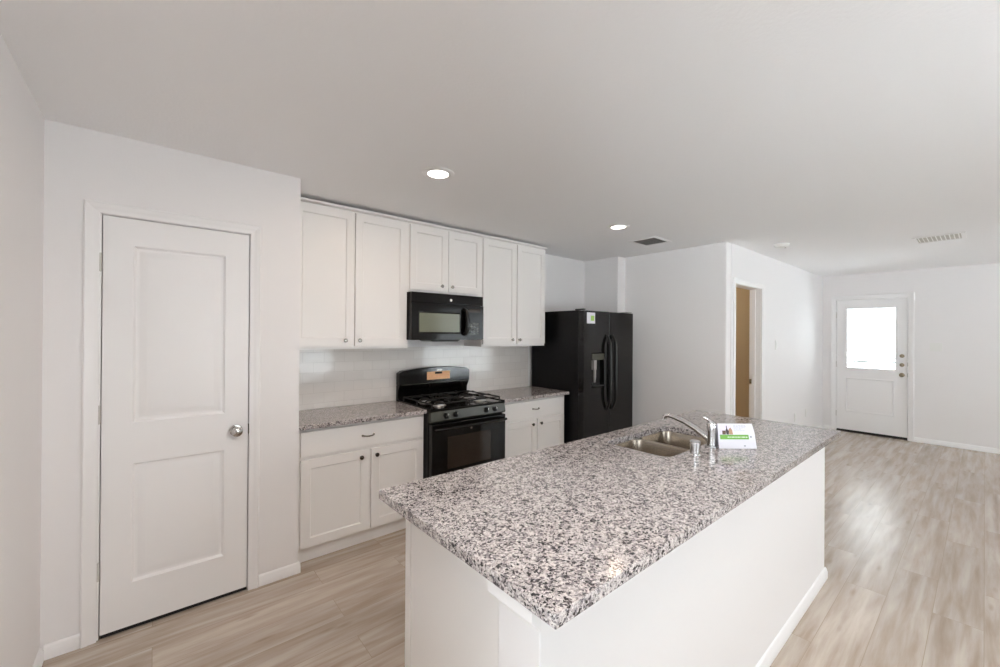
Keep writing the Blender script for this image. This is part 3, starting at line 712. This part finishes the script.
# granite slab with the sink cut-out
def slab_with_hole(name, hole, zt, th):
    me = bpy.data.meshes.new(name); o = bpy.data.objects.new(name, me); COL.objects.link(o)
    bm = bmesh.new()
    outer = rrect(IX0, IX1, IY0, IY1, .003, 2)
    vo = [bm.verts.new((x, y, zt)) for x, y in outer]; vh = [bm.verts.new((x, y, zt)) for x, y in hole]
    es = [bm.edges.new((vo[i], vo[(i+1) % len(vo)])) for i in range(len(vo))]+[bm.edges.new((vh[i], vh[(i+1) % len(vh)])) for i in range(len(vh))]
    bmesh.ops.triangle_fill(bm, use_beauty=True, use_dissolve=False, edges=es)
    r_ = bmesh.ops.extrude_face_region(bm, geom=list(bm.faces))
    bmesh.ops.translate(bm, verts=[v for v in r_['geom'] if isinstance(v, bmesh.types.BMVert)], vec=(0, 0, -th))
    bmesh.ops.recalc_face_normals(bm, faces=bm.faces); bm.to_mesh(me); bm.free()
    me.materials.append(GRANITE); me.shade_smooth(); me.set_sharp_from_angle(angle=math.radians(30))
    bv = o.modifiers.new('bevel', 'BEVEL'); bv.width = .003; bv.segments = 2; bv.limit_method = 'ANGLE'; bv.angle_limit = math.radians(50)
    ORG[o.name] = Vector((0, 0, 0)); return o
o = slab_with_hole('island_countertop', rrect(SX0, SX1, SY0, SY1, .050, 8), IZ, .031)
tag(o, 'large grey-white speckled granite island countertop with sink cut-out', 'countertop')

# sink: two bowls hung under the slab
sk = thing('kitchen_sink', 'stainless steel double-bowl undermount sink in the island countertop', 'sink', (2.15, 1.12, IZ-.2))
ZR = IZ-.0325
def bowl(x0, x1, y0, y1, depth, name='basin', rad=.052):
    mb = MB(); L = []; n = 8
    rings = [(-.012, 0, rad), (0, 0, rad), (.0015, -.004, rad), (.004, -depth*.6, rad*.9), (.010, -depth+.03, rad*.8), (.022, -depth+.008, rad*.7), (.045, -depth, rad*.5)]
    for ins, dz, rr in rings:
        if ins < 0: ins = -.009
        L.append([(x, y, ZR+dz) for x, y in rrect(x0+ins, x1-ins, y0+ins, y1-ins, max(rr, .01), n)])
    k = len(L[0])
    for A, B in zip(L, L[1:]): mb.add(A+B, [(i, (i+1) % k, k+(i+1) % k, k+i) for i in range(k)])
    mb.add(L[-1], [tuple(range(k))])
    o = mb.build(name, STEEL, sk); weld(o)
    s_ = o.modifiers.new('solid', 'SOLIDIFY'); s_.thickness = .0012; s_.offset = -1
    cx, cy = (x0+x1)/2, (y0+y1)/2
    dr = MB().lathe((cx, cy, ZR-depth+.001), (0, 0, 1), [(0, .042), (.002, .042), (.003, .034), (.001, .030), (.001, .008), (.003, .006)], 28).build('drain', CHROME, o)
bowl(SX0-.004, 2.138, SY0-.004, SY1+.004, .17)
bowl(2.160, SX1+.004, SY0-.004, SY1+.004, .20)

# faucet
fx, fy_ = 2.176, .900
fc = thing('faucet', 'chrome single-handle kitchen faucet with long low spout behind the sink', 'faucet', (fx, fy_, IZ))
MB().lathe((fx, fy_, IZ+.0005), (0, 0, 1), [(0, .031), (.004, .031), (.008, .027), (.009, .022)], 32).build('base_plate', CHROME, fc)
MB().lathe((fx, fy_, IZ+.010), (0, 0, 1), [(0, .0215), (.03, .0205), (.07, .0215), (.098, .024), (.108, .022), (.116, .015), (.118, .004)], 32).build('faucet_body', CHROME, fc)
pts = [(fx, fy_+.010, IZ+.036), (fx-.001, fy_+.03, IZ+.048), (fx-.003, fy_+.08, IZ+.080), (fx-.006, fy_+.14, IZ+.108), (fx-.008, fy_+.19, IZ+.123), (fx-.010, fy_+.215, IZ+.128), (fx-.010, fy_+.236, IZ+.126), (fx-.010, fy_+.246, IZ+.116), (fx-.010, fy_+.248, IZ+.102)]
MB().tube(pts, [.0155, .015, .014, .0132, .0126, .0124, .0124, .013, .0135], 16).build('spout', CHROME, fc)
pts = [(fx, fy_-.002, IZ+.116), (fx-.003, fy_+.006, IZ+.128), (fx-.007, fy_+.016, IZ+.139), (fx-.012, fy_+.027, IZ+.147), (fx-.016, fy_+.036, IZ+.150)]
MB().tube(pts, [.016, .013, .010, .008, .006], 14, .7).build('lever_handle', CHROME, fc)
# air gap / soap cap
ag = thing('sink_air_gap', 'short chrome air gap cap on the island in front of the faucet', 'air gap', (1.968, .889, IZ))
MB().lathe((1.968, .889, IZ+.0005), (0, 0, 1), [(0, .027), (.003, .027), (.005, .0215), (.048, .0215), (.050, .024), (.064, .024), (.068, .020), (.069, .004)], 32).build('cap', CHROME, ag)

# tent card
A = Vector((2.170, .860, 0)); B_ = Vector((2.318, .739, 0)); U = (B_-A).normalized(); NB = Vector((-U.y, U.x, 0))  # NB points away from the viewer
if NB.dot(Vector((1, 1, 0))) < 0: NB = -NB
tcx = thing('tent_card', 'white folded information card with a green band standing beside the faucet', 'card', (A+B_)/2+Vector((0, 0, IZ)))
Wc = .192; Hc = .119; lean = .030; th = .0009
O = Vector((A.x, A.y, IZ+.001))
def card_pt(u, v, h=0):               # u along the card, v up its leaning face, h toward the viewer
    base = O+U*u+NB*(lean*v/Hc)+Vector((0, 0, v)); nn = (-NB*Hc+Vector((0, 0, lean*1.0))).normalized()
    return base+nn*h
def card_face(mb, poly, h, t=.0004):
    n = len(poly); vs = [card_pt(u, v, h) for u, v in poly]+[card_pt(u, v, h+t) for u, v in poly]
    return mb.add(vs, [(i, (i+1) % n, n+(i+1) % n, n+i) for i in range(n)]+[tuple(range(n-1, -1, -1)), tuple(range(n, 2*n))])
def rct(u0, u1, v0, v1): return [(u0, v0), (u1, v0), (u1, v1), (u0, v1)]
fr_ = card_face(MB(), [(0, 0), (Wc, 0), (Wc-.001, Hc*.65), (Wc-.008, Hc), (.006, Hc)], -th, th).build('front_panel', PAPER, tcx)
mb = MB(); a0 = card_pt(.006, Hc, -.001); a1 = card_pt(Wc-.008, Hc, -.001); c0 = O+NB*.075; c1 = O+U*Wc+NB*.075
dz = NB*.001; mb.add([a0, a1, c1, c0, a0+dz, a1+dz, c1+dz, c0+dz], [(0, 1, 2, 3), (4, 7, 6, 5), (0, 4, 5, 1), (1, 5, 6, 2), (2, 6, 7, 3), (3, 7, 4, 0)])
mb.build('back_panel', PAPER, tcx)
h1 = .0002
card_face(MB(), rct(.014, .078, .066, .114), h1).build('printed_picture', LILAC, fr_)
card_face(MB(), rct(.026, .044, .067, .086), h1*4).build('printed_box', BROWNP, fr_)
card_face(MB(), [(.046, .067), (.058, .067), (.060, .084), (.053, .094), (.052, .109), (.048, .109), (.048, .096), (.044, .088)], h1*7).build('printed_figure', DKP, fr_)
card_face(MB(), [(.060, .067), (.080, .067), (.078, .088), (.070, .101), (.060, .092)], h1*4).build('printed_house', TANP, fr_)
gb = card_face(MB(), rct(.012, .158, .044, .066), h1*4).build('green_band', GREEN, fr_); gb['label'] = 'printed green band'
b = MB()
u = .050
for wd in (.010, .006, .014, .008, .012, .005, .016, .009): card_face(b, rct(u, u+wd, .053, .0565), .0014, .0002); u += wd+.003
b.build('band_lettering', WHITEINK, gb)
b = MB()
for row, v in enumerate((.110, .104, .098, .092, .084)):
    u = .086
    for wd in ((.012, .006, .015, .009, .010), (.009, .014, .007, .016, .008), (.016, .005, .011, .013, .006), (.007, .012, .014), (.014, .010, .016, .008))[row]:
        card_face(b, rct(u, u+wd, v, v+.0016), h1*2, .0002); u += wd+.0025
card_face(b, rct(.164, .174, .052, .060), h1*2, .0002); card_face(b, rct(.128, .137, .010, .016), h1*2, .0002)
b.build('card_lettering', GREYINK, fr_)['kind'] = 'stuff'

# ------------------------------------------------------------------ ceiling fixtures
def downlight(x, y, label, watts):
    t = thing('recessed_light', label, 'ceiling light', (x, y, C), group='recessed ceiling lights')
    MB().lathe((x, y, C-.0005), (0, 0, -1), [(0, .096), (.004, .095), (.009, .080), (.007, .062), (.004, .061)], 48).build('trim_ring', TRIM, t)
    MB().lathe((x, y, C-.0052), (0, 0, -1), [(0, .0600), (.002, .0600), (.0030, .050)], 40).build('lens', LAMP, t)
    d = bpy.data.lights.new('downlight_glow', 'AREA'); d.shape = 'DISK'; d.size = .115; d.energy = watts; d.color = LAMP_COL
    o = bpy.data.objects.new('downlight_glow', d); COL.objects.link(o); o.parent = t; o.location = (0, 0, -.0095)
downlight(1.283, 2.103, 'glowing round recessed ceiling light nearer the camera, above the island end', LAMP_W*2.0)
downlight(3.118, 2.088, 'glowing round recessed ceiling light near the square grey vent', LAMP_W*.35)
def fill_light(x, y, label, watts):  # out-of-view ceiling discs, added to fill the room with light
    t = thing('added_fill_light', label, 'ceiling light', (x, y, C))
    MB().lathe((x, y, C-.0005), (0, 0, -1), [(0, .27), (.02, .27), (.025, .262)], 48).build('rim', TRIM, t)
    MB().lathe((x, y, C-.0262), (0, 0, -1), [(0, .25), (.012, .235), (.018, .15)], 48).build('diffuser', LAMP, t)
    d = bpy.data.lights.new('fill_glow', 'AREA'); d.shape = 'DISK'; d.size = .48; d.energy = watts; d.color = FILL_COL
    o = bpy.data.objects.new('fill_glow', d); COL.objects.link(o); o.parent = t; o.location = (0, 0, -.046)
fill_light(.12, .35, 'added unseen round fill light close to the left wall', FILL_W)
fill_light(1.15, .10, 'added unseen round fill light above the near side of the island', FILL_W)
fill_light(3.2, -1.4, 'added unseen round fill light over the open living area', FILL_W)
def vent(x0, x1, y0, y1, label, slat_m, along, nsl, back):
    t = thing('ceiling_vent', label, 'vent', ((x0+x1)/2, (y0+y1)/2, C))
    f = .03; b = MB(); z0_, z1_ = C-.009, C-.0005
    b.box(x0, x1, y0, y0+f, z0_, z1_); b.box(x0, x1, y1-f, y1, z0_, z1_); b.box(x0, x0+f, y0+f, y1-f, z0_, z1_); b.box(x1-f, x1, y0+f, y1-f, z0_, z1_)
    b.build('vent_frame', TRIM, t, .003)
    MB().box(x0+f, x1-f, y0+f, y1-f, C-.0022, C-.0007).build('vent_backing', back, t)
    b = MB()
    for i in range(nsl):
        k = (i+.5)/nsl
        if along == 'x':
            y = y0+f+(y1-y0-2*f)*k; b.obox(((x0+x1)/2, y, C-.006), ((x1-x0)/2-f, 0, 0), (0, .0042, .0028), (0, -.0003, .0005))
        else:
            x = x0+f+(x1-x0-2*f)*k; b.obox((x, (y0+y1)/2, C-.006), (0, (y1-y0)/2-f, 0), (.0042, 0, .0028), (-.0003, 0, .0005))
    b.build('louvers', slat_m, t)
    return t
vent(3.675, 4.000, 2.050, 2.345, 'square ceiling vent with dark grey louvers beside the far recessed light', SLAT, 'x', 12, DUCT)
vent(5.580, 5.940, .115, .465, 'pale ceiling register toward the entry door, over the open floor', WHITEPL, 'x', 10, SLAT2)
sd = thing('smoke_detector', 'round white smoke detector on the ceiling in front of the hall wall', 'smoke detector', (4.975, 1.365, C))
MB().lathe((4.975, 1.365, C-.0005), (0, 0, -1), [(0, .070), (.010, .070), (.014, .064), (.030, .058), (.036, .045), (.038, .01)], 36).build('detector_body', WHITEPL, sd)
MB().lathe((5.000, 1.34, C-.0385), (0, 0, -1), [(0, .008), (.002, .008)], 12).build('test_button', DUCT, sd)

# ------------------------------------------------------------------ wall plates
def plate(name, cat, label, P, U, Nn, w_, h_, kind, group=None):
    P, U, Nn = map(Vector, (P, U, Nn)); Z = Vector((0, 0, 1)); P = P+Nn*.0004
    t = thing(name, label, cat, P, group)
    MB().obox(P+Nn*.0025, U*(w_/2), Z*(h_/2), Nn*.0025).build('cover_plate', WHITEPL, t, .0015)
    offs = (0,) if w_ < .1 else (-.023, .023)
    for o_ in offs:
        c = P+U*o_+Nn*.0068
        if kind == 'switch': MB().obox(c, U*.0165, Z*.033, Nn*.0018).build('rocker', WHITEPL, t, .001)
        else:
            for dz_ in (-.020, .020): MB().obox(c+Z*dz_-Nn*.0005, U*.015, Z*.014, Nn*.0012).build('socket', WHITEPL, t, .001)
plate('light_switch', 'light switch', 'single white light switch on the hall wall right of the doorway', (5.95, YH, 1.373), (1, 0, 0), (0, -1, 0), .072, .117, 'switch')
plate('light_switch', 'light switch', 'double white light switch on the far wall right of the entry door', (XW, .437, 1.348), (0, 1, 0), (-1, 0, 0), .117, .117, 'switch')
plate('wall_outlet', 'outlet', 'low white wall outlet on the hall wall, nearer the doorway', (6.76, YH, .365), (1, 0, 0), (0, -1, 0), .072, .117, 'outlet')
plate('wall_outlet', 'outlet', 'low white wall outlet on the hall wall, nearer the entry door', (7.30, YH, .365), (1, 0, 0), (0, -1, 0), .072, .117, 'outlet')

# dim warm lamp in the room behind the doorway
bl = thing('globe_ceiling_light', 'small round ceiling lamp inside the tan room behind the doorway', 'ceiling light', (5.2, 2.9, C))
MB().lathe((5.2, 2.9, C-.0005), (0, 0, -1), [(0, .11), (.02, .11), (.05, .10), (.08, .06), (.09, .01)], 32).build('globe', LAMP, bl)
d = bpy.data.lights.new('globe_glow', 'POINT'); d.energy = 4; d.color = (1, .84, .66); d.shadow_soft_size = .08
o = bpy.data.objects.new('globe_glow', d); COL.objects.link(o); o.parent = bl; o.location = (0, 0, -.2)
